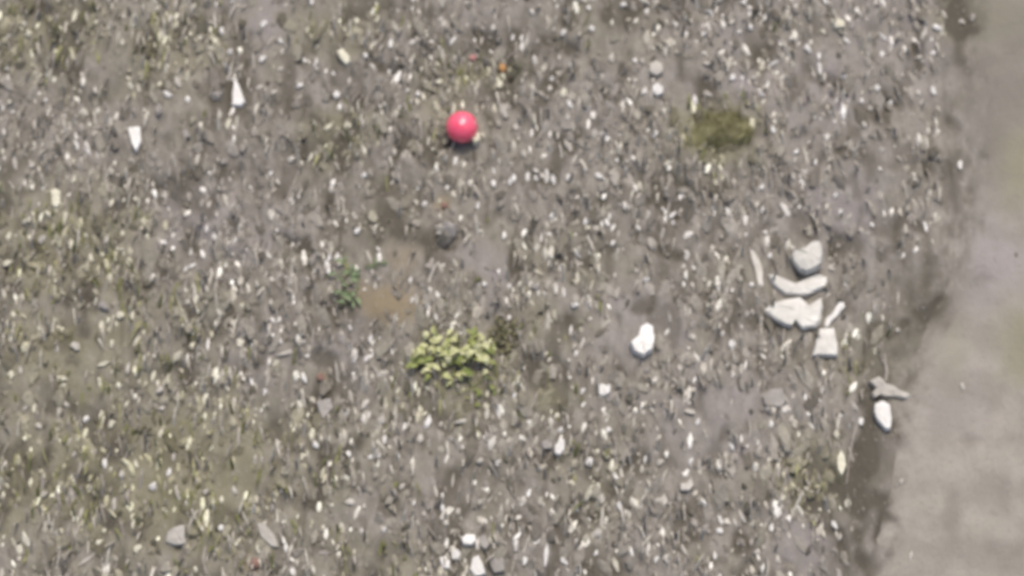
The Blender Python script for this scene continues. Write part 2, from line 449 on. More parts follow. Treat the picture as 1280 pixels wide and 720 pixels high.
def z6(l): return [(920 + a / 4.2375, 290 + b / 4.2375) for a, b in l]
def z7(l): return [(1040 + a / 6, 440 + b / 6) for a, b in l]
def zt(ox, oy, l): return [(ox + a / 3, oy + b / 3) for a, b in l]
GR = 'broken pale stones lying together left of the track'
ST = 'larger stones scattered over the gravelly ground'
stones = [
    (z6([(288, 135), (300, 105), (360, 95), (400, 62), (440, 60), (456, 100), (450, 190), (420, 215), (370, 235), (330, 215), (300, 175)]), .085, 'bone', (.35, -.15),
     'rounded white stone block, topmost of the broken pile beside the track', 'stone', GR, 'the broken stone pile'),
    (z6([(165, 225), (190, 222), (240, 262), (310, 285), (350, 270), (400, 240), (450, 226), (487, 240), (480, 290), (430, 312), (370, 338), (260, 332), (215, 302)]), .05, 'bone', (0, -.3),
     'crescent shaped white stone slab curving under the rounded block', 'stone', GR, None),
    (z6([(148, 412), (190, 375), (260, 355), (338, 345), (370, 372), (395, 402), (430, 372), (455, 350), (462, 400), (442, 490), (420, 510), (350, 520), (330, 495), (308, 470), (292, 508), (250, 495), (180, 445)]), .055, 'bone', (.25, -.2),
     'wing shaped pale stone slab notched below, between crescent slab and trapezoid', 'stone', GR, None),
    (z6([(465, 502), (475, 455), (510, 430), (545, 370), (570, 366), (580, 395), (540, 442), (497, 478), (487, 505)]), .03, 'white', (.2, 0),
     'thin white stone splinter slanting up right above the trapezoid slab', 'stone', GR, None),
    (z6([(440, 513), (520, 508), (540, 600), (537, 666), (400, 664), (415, 610)]), .05, 'bone', (0, -.2),
     'flat trapezoid pale stone, lowest of the broken pile', 'stone', GR, None),
    (z6([(70, 82), (95, 100), (120, 140), (138, 180), (146, 292), (120, 290), (105, 225), (82, 150)]), .022, 'pale', (0, -.2),
     'long pale sliver of stone left of the broken pile', 'stone', GR, None),
    (z7([(270, 218), (350, 183), (400, 232), (470, 258), (605, 330), (565, 356), (470, 335), (400, 338), (350, 318), (312, 347), (292, 310), (328, 270)]), .045, 'pale', (0, .3),
     'pointed grey stone at the track edge, just above the almond shaped one', 'stone', ST, None),
    (z7([(318, 392), (380, 370), (432, 400), (447, 500), (437, 592), (402, 598), (350, 540), (313, 460)]), .05, 'white', (0, -.1),
     'almond shaped bright white stone at the track edge', 'stone', ST, 'the white almond stone'),
    ([(952, 498), (962, 488), (978, 487), (983, 504), (976, 512), (955, 509)], .04, 'dull', (0, .2),
     'dull grey flat stone halfway between broken pile and almond stone', 'stone', ST, 'the dull flat stone'),
    (zt(640, 240, [(440, 575), (470, 550), (482, 514), (505, 500), (528, 512), (536, 555), (526, 605), (492, 630), (454, 610)]), .07, 'white', (.1, -.1),
     'lone bright white stone tapering upwards, left of the broken pile', 'stone', ST, 'the lone white stone'),
    (zt(0, 0, [(480, 482), (526, 478), (532, 535), (512, 578), (494, 545)]), .035, 'white', (0, 0),
     'white fang shaped stone pointing down in the upper left', 'stone', ST, 'the fang shaped stone'),
    (zt(0, 0, [(878, 298), (893, 313), (921, 385), (905, 402), (869, 400), (871, 350)]), .04, 'white', (0, -.1),
     'white triangular stone with its tip up, near the top left', 'stone', ST, 'the triangular stone'),
    (zt(0, 240, [(190, 0), (208, -10), (228, 0), (228, 50), (212, 66), (196, 55)]), .035, 'cream', (0, 0),
     'cream upright oblong stone near the left edge, above the gravelly band', 'stone', ST, 'the cream oblong stone'),
    (zt(0, 480, [(628, 562), (650, 545), (697, 533), (702, 605), (655, 613), (621, 600)]), .05, 'mid', (0, .1),
     'squarish pale stone near the bottom left with shade on its right', 'stone', ST, 'the squarish stone'),
    (zt(320, 480, [(0, 520), (30, 516), (70, 565), (86, 612), (60, 612), (15, 572)]), .035, 'mid', (0, 0),
     'pale oval stone leaning left near the bottom left', 'stone', ST, 'the leaning oval stone'),
    (zt(320, 480, [(223, 62), (280, 48), (292, 88), (268, 110), (250, 135), (234, 100)]), .035, 'dull', (0, 0),
     'wedge shaped beige stone in dark soil left of the leafy weed', 'stone', ST, 'the beige wedge stone'),
    ([(576, 675), (583, 670), (594, 670), (596, 678), (590, 684), (579, 683)], .04, 'white', (0, 0),
     'white oval stone, highest of the bright cluster at the bottom', 'stone', ST, 'the bottom cluster'),
    ([(563, 689), (571, 686), (577, 692), (573, 700), (565, 700)], .035, 'white', (0, 0),
     'small white stone, middle left of the bright cluster at the bottom', 'stone', ST, None),
    ([(549, 699), (557, 695), (563, 702), (562, 712), (553, 712)], .035, 'white', (0, 0),
     'white stone, leftmost of the bright cluster at the bottom', 'stone', ST, None),
    ([(590, 699), (598, 695), (604, 706), (608, 719), (594, 723), (587, 714)], .045, 'white', (0, 0),
     'largest white stone, lowest of the bright cluster at the bottom', 'stone', ST, None),
    ([(598, 674), (607, 671), (613, 682), (607, 690), (600, 685)], .03, 'dull', (0, 0),
     'dull grey stone on the upper right of the bottom bright cluster', 'stone', ST, None),
    ([(612, 700), (622, 694), (632, 702), (631, 716), (617, 718)], .04, 'dull', (0, 0),
     'dull grey stone right of the bottom bright cluster', 'stone', ST, None),
    ([(811, 81), (820, 77), (829, 82), (829, 92), (820, 96), (811, 92)], .04, 'pale', (0, 0),
     'round pale stone above the round white one, near the top', 'stone', ST, None),
    ([(815, 108), (822, 105), (829, 110), (829, 118), (821, 121), (815, 117)], .04, 'white', (0, 0),
     'round white stone just under the round pale one, near the top', 'stone', ST, 'the round white stone'),
    ([(1037, 27), (1048, 26), (1056, 31), (1055, 37), (1042, 38)], .04, 'cream', (0, 0),
     'cream coloured stone near the top, well left of the track', 'stone', ST, 'the cream top stone'),
    ([(421, 66), (428, 62), (436, 71), (439, 79), (433, 83), (425, 75)], .035, 'cream', (0, 0),
     'cream oblong stone leaning left, up and left of the red ball', 'stone', ST, 'the cream leaning stone'),
    ([(746, 484), (753, 481), (758, 484), (763, 482), (763, 492), (755, 498), (748, 495)], .035, 'white', (0, 0),
     'heart shaped white stone below the lone white stone', 'stone', ST, 'the heart shaped stone'),
    ([(1046, 572), (1051, 562), (1056, 570), (1058, 582), (1052, 596), (1047, 588)], .035, 'cream', (0, 0),
     'tall cream stone in olive growth left of the track', 'stone', ST, 'the tall cream stone'),
    ([(693, 560), (700, 548), (706, 552), (706, 564), (699, 572), (693, 569)], .035, 'white', (0, 0),
     'upright white stone with a dull stone at its left, lower middle', 'stone', ST, 'the upright white stone'),
    ([(676, 554), (684, 549), (691, 553), (690, 562), (678, 563)], .03, 'dull', (0, 0),
     'dull stone touching the left side of the upright white stone', 'stone', ST, None),
    ([(849, 606), (858, 606), (864, 599), (867, 608), (862, 615), (850, 615)], .035, 'pale', (0, 0),
     'flat pale boomerang stone above dark soil in the lower middle', 'stone', ST, 'the boomerang stone'),
]
for i, (pts, h, tone, tilt, label, cat, grp, spot) in enumerate(stones):
    o, c = outline_stone(pts, h, tone, 300 + i, top_tilt=tilt)
    tag(o, label, cat, grp)
    if spot: SPOTS.append((c[0], c[1], spot))

# the rough dark stone below the ball: two lighter chips sit on its left shoulder
def place_rock(px, py, wpx, hpx, tone, seed, name, rotz=0, flat=.8, lift=.35, base=ICO2, cuts=9):
    V = rock_verts(base, seed, cuts=cuts, rough=.05, flat=flat)
    x, y = P(px, py)
    sx, sy = wpx * PXM / 2, hpx * PXM / 2
    V = V * (sx, sy, (sx + sy) / 2)
    me = mesh_np(name, V, base[1], M[tone], smooth=False)
    TAKEN.append((px, py, max(wpx, hpx) * .5))
    return link(name, me, loc=(x, y, float(height_at(x, y)) + lift * (sx + sy) / 2 * flat), rot=(0, 0, rotz))
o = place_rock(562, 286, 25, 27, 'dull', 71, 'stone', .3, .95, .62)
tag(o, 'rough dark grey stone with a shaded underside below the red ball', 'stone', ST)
for (px, py, wp, hp, tn, s, dz) in ((556, 297, 31, 26, 'dark', 72, .0), (549, 284, 10, 6, 'pale', 73, .035), (550, 291, 12, 6, 'mid', 77, .035)):  # the dark lower rock is added as the stone's painted shade
    c = place_rock(px, py, wp, hp, tn, s, 'crust_and_shade', .4, .8, .3, ICO1, 5)
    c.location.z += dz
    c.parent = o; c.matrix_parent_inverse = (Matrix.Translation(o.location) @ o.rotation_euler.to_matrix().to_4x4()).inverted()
SPOTS.append((559, 289, 'the rough dark stone'))

# ------------------------------------------------------------------ the red ball
def ball_mat():
    m, nt, b = new_mat('red_plastic', .42, .5)
    n1 = noise_n(nt, 6, 4); n2 = noise_n(nt, 40, 3)
    c = mixc(nt, ramp(nt, n1, .35, .7), (.85, .085, .155), (.91, .15, .225))
    c = mixc(nt, ramp(nt, n2, .62, .8), c, (.80, .30, .32))
    nt.links.new(c, b.inputs['Base Color']); bump(nt, b, n2, .15, .004)
    b.inputs['Roughness'].default_value = .30; b.inputs['Coat Weight'].default_value = 1.0; b.inputs['Coat Roughness'].default_value = .22
    b.inputs['Subsurface Weight'].default_value = .35; b.inputs['Subsurface Radius'].default_value = (.06, .02, .02); b.inputs['Subsurface Scale'].default_value = 1.0
    return m
def ball():
    cx, cy = P(577.5, 163)
    rad = 20.5 * PXM
    nu, nv = 48, 28
    V, F = [], []
    for j in range(1, nv):
        th = math.pi * j / nv
        for i in range(nu):
            ph = 2 * math.pi * i / nu
            d = Vector((math.sin(th) * math.cos(ph), math.sin(th) * math.sin(ph), math.cos(th)))
            g = 0
            for q in (d.z, d.x * .8 + d.y * .6):           # two moulded seams
                g = max(g, math.exp(-(q / .035) ** 2))
            dent = .05 * max(0, d.dot(Vector((-.5, .45, .74)).normalized()) - .55) ** 1.0
            V.append(d * rad * (1 - .02 * g - dent))
    V += [Vector((0, 0, rad)), Vector((0, 0, -rad))]
    for j in range(nv - 2):
        for i in range(nu):
            k = (i + 1) % nu
            F.append((j * nu + i, (j + 1) * nu + i, (j + 1) * nu + k)); F.append((j * nu + i, (j + 1) * nu + k, j * nu + k))
    t = len(V) - 2
    for i in range(nu):
        k = (i + 1) % nu
        F.append((i, k, t)); F.append(((nv - 2) * nu + k, (nv - 2) * nu + i, t + 1))
    me = mesh_np('ball', [tuple(v) for v in V], F, ball_mat())
    g = float(height_at(cx, cy))
    o = link('ball', me, loc=(cx, cy, g + rad * .70), rot=(R(35), R(20), R(25)))
    tag(o, 'pinkish red plastic ball lying on the gravelly ground', 'ball')
    vm = mesh_np('valve', ICO1[0] * (.011, .011, .004), ICO1[1], M['pale'])
    link('valve', vm, parent=o, loc=(.59 * rad, .2 * rad, .77 * rad), rot=(0, R(38), R(19)))
    TAKEN.append((577, 158, 22)); SPOTS.append((577, 158, 'the red ball'))
ball()
o, _ = outline_stone([(590, 170), (595, 164), (600, 168), (600, 178), (594, 183), (590, 178)], .06, 'cream', 900, top_tilt=(0, -.2))
tag(o, 'small cream stone touching the lower right of the red ball', 'stone', ST)

# ------------------------------------------------------------------ pebbles one by one: (x, y, width, height, lean in degrees to the right, tone)
# tone: 2 dull, 3 pale, 4 white, 5 cream
PEBBLES = """31 32 8 9 0 3;35 43 12 11 0 5;11 45 8 10 30 3;93 20 7 22 8 5;8 84 9 8 0 4;160 97 6 7 0 5;170 27 6 8 0 3;120 29 6 7 0 5;119 112 6 12 0 3;57 123 7 8 0 4;12 128 8 8 0 5;210 120 9 15 -60 4;222 104 9 16 -40 3;235 125 8 10 0 4
277 38 9 12 0 4;262 26 6 13 -70 3;288 63 9 10 0 4;238 41 7 8 0 5;286 156 7 16 8 5;233 169 13 13 0 2;163 198 6 8 0 3;91 200 6 8 0 5;55 202 7 12 18 5;41 206 9 10 0 3;92 225 8 13 0 5;138 212 8 11 10 3;18 203 8 20 -22 3;3 190 8 9 0 5;190 229 9 10 0 3;199 140 12 20 0 2;272 119 18 16 20 2;283 83 8 14 -30 3
330 31 8 12 30 4;350 50 8 9 0 4;353 63 6 10 0 3;328 75 11 11 0 4;380 73 7 8 0 4;352 85 8 10 20 3;375 106 10 9 0 4;342 115 8 10 30 3;324 108 10 8 0 3;390 3 6 12 0 4;457 70 9 9 0 4;420 117 12 13 0 4;425 132 7 12 0 4;434 156 12 13 -20 5;489 55 7 14 0 4;392 153 6 8 0 3;365 198 12 10 0 3;338 217 7 8 0 4;347 226 6 12 -15 3;456 218 9 9 0 4;493 188 7 13 -24 3;549 100 14 9 -10 5;566 52 6 15 20 4;571 38 7 10 10 3
602 48 5 15 15 3;522 115 9 8 0 4;514 126 6 8 0 3;596 108 6 10 0 5;625 104 11 11 0 5;618 133 7 14 8 5;557 196 8 11 0 3;569 200 8 15 0 4;617 228 7 12 10 4;638 225 6 12 0 4;641 44 6 12 0 4;652 45 6 12 0 4;704 41 8 10 0 4;740 36 9 10 0 4;736 11 7 8 0 4;692 35 6 8 0 3;765 72 8 16 0 3;779 4 10 8 0 4;809 13 7 7 0 4;886 15 10 8 0 4;904 21 7 9 -20 4;914 31 9 8 0 3;929 4 9 9 0 4;881 43 11 9 0 4;924 41 8 6 0 4;938 34 9 10 -20 4
832 64 8 16 0 3;803 76 6 8 0 3;794 76 7 8 0 4;793 100 9 8 0 3;690 97 7 8 0 4;687 110 7 10 0 3;705 118 10 13 0 5;712 131 8 13 0 4;869 125 9 15 -22 4;886 117 8 15 -75 3;884 80 12 8 0 3;916 97 11 12 0 4;942 98 10 8 0 3;951 118 9 15 -40 4;818 169 10 10 0 4;645 156 8 10 0 3;655 191 10 12 0 3;771 200 7 8 0 4;784 201 7 7 0 3;642 222 7 12 0 4;660 219 6 13 0 4;670 220 6 9 0 4;692 222 8 16 -22 4;711 222 11 10 0 4;749 220 9 17 -40 4;834 232 8 7 0 3;952 235 8 10 0 4
1031 4 6 13 -40 4;1058 52 6 12 -60 4;1064 33 9 12 15 2;1010 62 9 14 -18 4;1023 72 7 12 0 4;1103 45 6 16 -52 4;1102 68 7 10 0 4;1114 60 8 10 0 3;1171 33 12 10 0 4;1181 14 7 14 -40 3;1216 22 8 13 0 2;1203 24 8 10 -30 3;1168 63 9 8 0 4;1150 68 10 7 0 3;1055 97 10 9 0 4;1082 96 7 9 0 3;1096 111 10 10 0 4;1077 128 6 8 0 4;1087 136 9 8 0 3;1114 126 8 8 0 4;1148 114 7 10 -20 3;1168 111 8 13 -20 4;1132 110 5 7 0 3;1154 126 8 8 0 3;1033 175 9 10 -20 4;978 97 8 16 35 3;966 163 7 13 -20 4;995 192 9 9 0 4;1019 205 6 10 0 4;993 202 6 9 0 3;1003 228 8 13 0 4;991 222 7 10 0 3;1079 158 9 12 -20 3;1067 187 6 6 0 3;1160 162 6 15 5 3;1201 205 7 15 0 4;1143 223 7 8 0 3;1018 147 6 10 -20 3
81 275 7 22 0 5;170 248 9 10 0 5;12 328 9 17 50 5;35 278 14 10 0 5;20 295 8 11 45 3;52 299 11 12 0 3;89 303 7 17 8 5;107 294 7 8 0 3;153 292 8 10 0 5;184 293 8 11 0 5;133 298 8 15 15 3;114 322 7 13 -18 5;150 313 6 11 -60 5;162 327 8 14 -18 5;181 341 6 8 0 3;203 302 13 8 0 4;259 284 5 15 0 4;232 336 6 10 0 4;240 332 6 12 50 4;204 347 8 6 0 2;27 372 9 12 12 5;17 394 8 10 0 5;58 403 6 8 0 5;75 410 8 16 -60 5;150 395 13 12 0 5;166 395 6 13 0 5;130 384 16 14 0 2;172 426 7 17 18 5;140 431 7 13 -10 5;95 434 14 14 0 3;72 435 6 13 0 3;130 456 8 20 60 5;240 431 10 11 0 5;191 469 7 15 0 5;15 470 10 12 0 5;78 474 10 13 -70 5;26 464 6 13 -10 3;303 381 8 9 0 5;235 380 8 8 0 3;260 430 5 18 0 4;160 460 7 16 18 3
531 252 8 9 0 4;447 291 12 9 -20 4;444 270 6 8 0 3;412 321 6 12 0 4;421 320 7 11 0 4;513 350 6 11 0 4;515 375 5 9 0 4;545 396 6 11 -10 4;533 409 7 9 0 4;605 354 8 8 0 4;637 355 6 8 0 4;630 293 6 12 0 4;597 255 7 12 0 4;350 426 7 11 0 4;378 430 13 8 0 3;355 443 8 25 66 3;323 354 8 14 25 3;370 348 6 12 0 3;463 421 7 12 0 4;460 446 8 17 45 4;478 465 9 17 48 3;438 433 6 10 0 3;380 472 8 16 -15 4;636 395 7 9 0 4
690 268 7 10 0 4;732 276 7 12 0 4;735 284 8 7 0 5;759 277 7 12 0 4;773 292 5 15 0 3;766 303 8 9 0 4;687 291 7 9 0 4;677 293 4 15 0 4;841 265 8 15 28 4;868 248 5 9 0 3;953 262 6 10 0 4;723 327 8 7 0 3;769 343 5 9 0 3;795 337 6 8 0 3;808 348 12 7 0 4;718 381 10 10 0 4;671 358 12 11 0 2;680 367 7 8 0 3;714 410 5 16 0 4;720 442 6 9 0 4;711 450 5 7 0 3;809 461 9 13 0 2;837 397 6 20 -15 2;862 390 5 14 0 3;890 372 9 9 0 2;908 400 5 9 0 3;866 423 12 9 0 3;914 430 12 15 0 4;941 388 6 9 -20 3;939 356 7 7 0 4
963 319 7 9 0 4;1039 334 9 9 0 3;1044 247 7 9 0 4;1050 267 6 9 0 4;1090 281 6 8 0 4;1085 292 5 5 0 3;1145 312 7 11 0 4;1147 299 4 10 0 3;1123 370 4 20 0 3;1095 383 9 18 0 2;1001 466 6 13 0 4;1122 411 8 7 0 3
80 481 9 8 0 5;32 508 5 15 18 3;43 510 6 15 0 5;82 504 9 9 0 3;108 523 9 10 0 4;139 530 11 13 0 5;48 531 9 10 0 3;159 503 6 11 20 5;200 488 12 12 0 3;202 509 11 7 0 3;200 540 7 13 0 5;239 498 6 9 0 3;131 580 9 14 0 4;152 593 10 12 0 3;192 607 12 13 0 4;211 590 7 13 10 4;217 568 5 17 0 3;170 580 7 12 0 5;93 568 6 10 10 3;55 619 11 9 0 3;60 652 9 9 0 3;125 676 8 13 50 5;108 698 6 30 48 3;166 655 6 14 0 5;172 687 11 11 0 5;143 630 6 18 0 3;100 640 6 16 15 3;277 625 7 11 0 5;267 628 6 12 -10 5;275 640 10 9 0 3;277 661 8 8 0 4;293 613 8 12 0 3;258 615 8 9 0 3
331 491 6 10 0 4;457 505 8 18 42 3;478 523 12 16 0 3;535 527 11 20 0 4;551 529 7 8 0 3;523 488 5 14 0 5;608 506 9 11 -15 5;578 527 8 24 84 3;597 543 8 12 -10 5;565 547 7 10 0 3;525 549 9 13 0 3;481 550 6 12 0 4;394 555 9 12 -10 4;412 550 5 18 0 3;378 571 9 11 0 5;436 568 7 10 0 4;464 572 7 9 0 4;474 571 6 10 0 4;600 577 12 9 0 3;622 580 7 9 0 4;503 609 7 11 40 3;438 629 17 9 0 3;455 633 6 9 -10 3;518 628 5 9 0 4;553 636 6 11 0 4;573 640 8 9 0 3;453 665 8 10 0 3;481 663 7 9 0 4;340 634 8 12 0 2;366 714 8 14 0 4;408 690 7 20 84 2;566 600 4 22 0 3
643 495 7 9 0 4;728 489 7 9 0 4;804 516 7 8 0 3;815 514 7 9 0 3;661 529 9 8 0 4;701 538 9 9 0 4;760 539 9 10 0 4;737 579 11 13 0 4;769 596 8 12 -10 4;807 573 6 12 0 4;825 579 12 10 0 3;862 516 16 9 0 3;873 527 7 12 15 4;914 560 7 15 -40 4;949 564 7 10 0 3;863 577 7 10 0 4;752 624 10 15 0 3;775 635 8 15 -10 4;735 650 8 8 0 4;801 634 7 10 0 3;899 664 11 9 30 4;901 650 5 15 -20 4;927 645 6 20 -16 3;683 695 7 32 0 4;656 703 8 13 0 4;705 702 8 14 -25 4;747 666 13 14 0 3;745 692 6 10 0 4;789 690 6 17 -20 4;820 700 7 9 0 4;834 700 13 12 0 3;855 690 6 18 -20 3;893 695 6 13 0 4;947 690 10 10 0 3
963 532 6 12 0 4;1077 526 8 11 0 4;1068 507 5 15 -20 3;1127 602 6 9 0 3;1203 486 6 13 -20 3;1043 655 7 15 -15 4;965 658 7 14 0 4;1050 670 7 12 0 3;972 700 7 12 -15 3;1138 695 5 11 0 3"""
TONE = {2: 'dull', 3: 'pale', 4: 'white', 5: 'cream'}
SAY = {2: 'dull grey', 3: 'pale', 4: 'white', 5: 'cream'}
SPOTS += [(570, 445, 'the leafy weed'), (900, 160, 'the moss mound'), (435, 360, 'the green sprig'),
          (0, 200, 'the left picture edge'), (0, 560, 'the lower left edge'), (640, 0, 'the top edge middle'), (90, 0, 'the top left corner'),
          (1000, 719, 'the bottom right edge'), (780, 719, 'the bottom edge middle')]
DIRS = ['to the right', 'up and right', 'straight above', 'up and left', 'to the left', 'down and left', 'straight below', 'down and right']
ORD = ['nearest', 'second nearest', 'third nearest', 'fourth nearest', 'fifth nearest', 'sixth nearest', 'seventh nearest', 'eighth nearest', 'ninth nearest', 'tenth nearest']
ORD += ['%dth nearest' % k for k in range(11, 60)]
plist = [tuple(float(v) for v in e.split()) for l in PEBBLES.split('\n') for e in l.split(';')]
slots = {}
for p in plist:
    s = min(SPOTS, key=lambda q: (q[0] - p[0]) ** 2 + (q[1] - p[1]) ** 2)
    dx, dy = p[0] - s[0], s[1] - p[1]
    k = int(round(math.degrees(math.atan2(dy, dx)) / 45)) % 8
    slots.setdefault((s[2], k), []).append((math.hypot(dx, dy), p))
peb_label = {}
for (sname, k), L in slots.items():
    L.sort()
    for i, (_, p) in enumerate(L):
        ratio = p[3] / p[2]
        shape = 'slender' if max(ratio, 1 / ratio) > 2.0 else 'oblong' if max(ratio, 1 / ratio) > 1.35 else 'roundish'
        lean = abs(p[4])
        if lean > 55: shape = 'flat ' + shape
        elif p[4] > 12: shape = 'right-leaning ' + shape
        elif p[4] < -12: shape = 'left-leaning ' + shape
        peb_label[p] = '%s %s pebble, %s%s %s of %s' % (SAY[int(p[5])], shape, ORD[i], '', DIRS[k], sname)
        peb_label[p] = peb_label[p].replace('straight above of', 'straight above').replace('straight below of', 'straight below').replace('to the right of', 'right of').replace('to the left of', 'left of')
for i, p in enumerate(plist):
    px, py, wp, hp, lean, tone = p
    x, y = P(px, py)
    sx, sy = wp * PXM * .5, hp * PXM * .5 / math.cos(TILT) * .97
    me = PEB[TONE[int(tone)], i % 14]
    hz = min(sx, sy) * random.uniform(.8, 1.1)
    g = float(height_at(x, y))
    o = link('pebble', me, loc=(x, y, g + hz * .55), rot=(random.uniform(-.12, .12), random.uniform(-.12, .12), -R(lean)), scale=(sx, sy, hz))
    tag(o, peb_label[p], 'pebble', 'light pebbles scattered over the ground')
    TAKEN.append((px, py, max(wp, hp) * .55))

# ------------------------------------------------------------------ loose gravel and stubble (nobody could count them)
TK = np.array(TAKEN)
def free_of(px, py, pad=1.0):
    ok = np.ones(len(px), bool)
    for (a, b, r) in TAKEN:
        ok &= (px - a) ** 2 + (py - b) ** 2 > (r * pad) ** 2
    return ok

def scatter(n, dens_seed, clump=.5, bare_cut=.85, x0=-5.0, x1=3.9, y0=-3.7, y1=3.9):
    n = int(n * 1.495)
    x = rng.uniform(x0, x1, n); y = rng.uniform(y0, y1, n)
    px, py = PIX(x, y)
    _, damp_and_shade, _, _, bare = masks(x, y)
    cl = .38 + .45 * vnoise(x, y, .55, 90) + .5 * vnoise(x, y, .20, dens_seed) + .45 * vnoise(x, y, .075, dens_seed + 1)
    prob = (1 - clump + clump * 1.6 * np.clip(cl, 0, 1)) * (1 - bare_cut * bare)
    d = track_in(x, y)
    prob *= np.where(d > -.02, .004, 1) * np.where(d < -.25, 1, .25 + .75 * np.clip((-d - .03) / .2, 0, 1))
    keep = rng.uniform(0, 1, n) < prob
    keep &= free_of(px, py)
    return x[keep], y[keep]

def rotmats(rx, ry, rz):
    cx, sx, cy, sy, cz, sz = np.cos(rx), np.sin(rx), np.cos(ry), np.sin(ry), np.cos(rz), np.sin(rz)
    M_ = np.empty((len(rx), 3, 3))
    M_[:, 0, 0] = cz * cy; M_[:, 0, 1] = cz * sy * sx - sz * cx; M_[:, 0, 2] = cz * sy * cx + sz * sx
    M_[:, 1, 0] = sz * cy; M_[:, 1, 1] = sz * sy * sx + cz * cx; M_[:, 1, 2] = sz * sy * cx - cz * sx
    M_[:, 2, 0] = -sy; M_[:, 2, 1] = cy * sx; M_[:, 2, 2] = cy * cx
    return M_

def gravel(name, n, seed, size, tones, weights, clump, bare_cut, stretch, label, flat=.36):
    x, y = scatter(n, seed, clump, bare_cut)
    n = len(x)
    s = size[0] + (size[1] - size[0]) * rng.uniform(0, 1, n) ** 2.6
    st = rng.uniform(stretch[0], stretch[1], n)
    S = np.stack([s * .5, s * .5 * st, s * flat * rng.uniform(.7, 1.3, n)], 1)
    Rm = rotmats(rng.normal(0, .22, n), rng.normal(0, .25, n), rng.normal(0, .32, n))
    tmpl = np.stack([rock_verts(ICO0, 500 + k, 4, .16, 1.0) for k in range(24)])
    T_ = tmpl[rng.integers(0, 24, n)] * S[:, None, :]
    V = np.einsum('nij,nkj->nki', Rm, T_)
    V += np.stack([x, y, height_at(x, y) + S[:, 2] * .25], 1)[:, None, :]
    F = (ICO0[1][None] + 12 * np.arange(n)[:, None, None]).reshape(-1, 3)
    tones = np.array(tones); ci = rng.choice(len(tones), n, p=np.array(weights) / sum(weights))
    col = tones[ci] * rng.uniform(.82, 1.15, (n, 1))
    o_, *_ = masks(x, y)
    col = col * (1 - o_[:, None] * np.array([.10, .09, .30]))
    col = np.concatenate([col, np.ones((n, 1))], 1)
    me = mesh_np(name, V.reshape(-1, 3), F, M['grain'], smooth=False)
    color_attr(me, 'grain_colour', np.repeat(col, 12, 0))
    tag(link(name, me), label, 'gravel', kind='stuff')

gravel('soil_crumbs', 9000, 76, (.025, .095), [[.20, .18, .15], [.25, .23, .195], [.31, .285, .245], [.15, .135, .11]], [30, 34, 20, 14], .6, .9, (1.0, 2.4),
       'clods of dry soil and dull flat stones half buried in the ground', flat=.20)
gravel('gravel', 14000, 70, (.014, .056), [[.26, .235, .20], [.33, .30, .26], [.46, .43, .37], [.66, .62, .55], [.12, .11, .09]], [38, 26, 11, 7, 12], .85, .93, (1.0, 2.6),
       'loose grey and tan gravel covering the ground left of the track')
gravel('pale_grit', 6500, 74, (.018, .044), [[.50, .46, .39], [.72, .68, .61], [.84, .81, .74]], [42, 33, 25], .95, .95, (1.2, 3.2),
       'fine pale grit glinting between the larger pebbles')

def stubble(name, n, seed, label, tones, L=(.04, .18), W=(.009, .024), bare_cut=.97, only=None, clump=.8):
    x, y = scatter(n, seed, clump, bare_cut)
    if only is not None:
        k = rng.uniform(0, 1, len(x)) < only(x, y); x, y = x[k], y[k]
    n = len(x)
    ln = rng.uniform(*L, n); wd = rng.uniform(*W, n)
    az = rng.choice([-1, 1], n) * math.pi / 2 + rng.normal(0, .27, n); lean = rng.uniform(.3, 1.45, n)
    face = rng.uniform(-.7, .7, n)
    z = height_at(x, y)
    base = np.stack([x, y, z - .003], 1)
    dirv = np.stack([np.sin(lean) * np.cos(az), np.sin(lean) * np.sin(az), np.cos(lean)], 1)
    side = np.stack([np.cos(face), np.sin(face), np.zeros(n)], 1) * wd[:, None]
    mid = base + dirv * (ln * .55)[:, None]
    droop = dirv.copy(); droop[:, 2] -= .55
    tip = mid + droop * (ln * .45)[:, None]
    V = np.stack([base - side * .5, base + side * .5, mid + side * .42, mid - side * .42, tip], 1)
    F = np.array([[0, 1, 2], [0, 2, 3], [3, 2, 4]])
    F = (F[None] + 5 * np.arange(n)[:, None, None]).reshape(-1, 3)
    tones = np.array(tones)
    col = tones[rng.integers(0, len(tones), n)] * rng.uniform(.8, 1.2, (n, 1))
    col = np.concatenate([col, np.ones((n, 1))], 1)
    me = mesh_np(name, V.reshape(-1, 3), F, M['straw'], smooth=False)
    color_attr(me, 'grain_colour', np.repeat(col, 5, 0))
    tag(link(name, me), label, 'grass', kind='stuff')

stubble('dry_grass', 15500, 80, 'short dry straw coloured grass stubble among the gravel', [[.34, .31, .26], [.29, .265, .22], [.25, .225, .185], [.46, .43, .36]])
stubble('green_grass', 11000, 84, 'thin olive green grass growing in patches between the stones', [[.20, .20, .09], [.15, .155, .06], [.27, .26, .13]],
        only=lambda x, y: np.clip(masks(x, y)[0] * 1.2 - .25, 0, 1), bare_cut=.5)

# ------------------------------------------------------------------ plants
def leaf_mesh(name, mat, L=.07, W=.034, curl=.35):
    V, F = [], []
    prof = [(0, .12), (.18, .62), (.4, 1), (.62, .95), (.82, .6), (1, .04)]
    for (t, w_) in prof:
        zz = curl * L * math.sin(t * math.pi) * .9 - curl * L * t * .4
        V += [(-w_ * W / 2, t * L, zz + .004 * w_), (0, t * L, zz - .003), (w_ * W / 2, t * L, zz + .004 * w_)]
    for i in range(len(prof) - 1):
        a = i * 3
        F += [(a, a + 1, a + 4, a + 3), (a + 1, a + 2, a + 5, a + 4)]
    return mesh_np(name, V, F, mat)

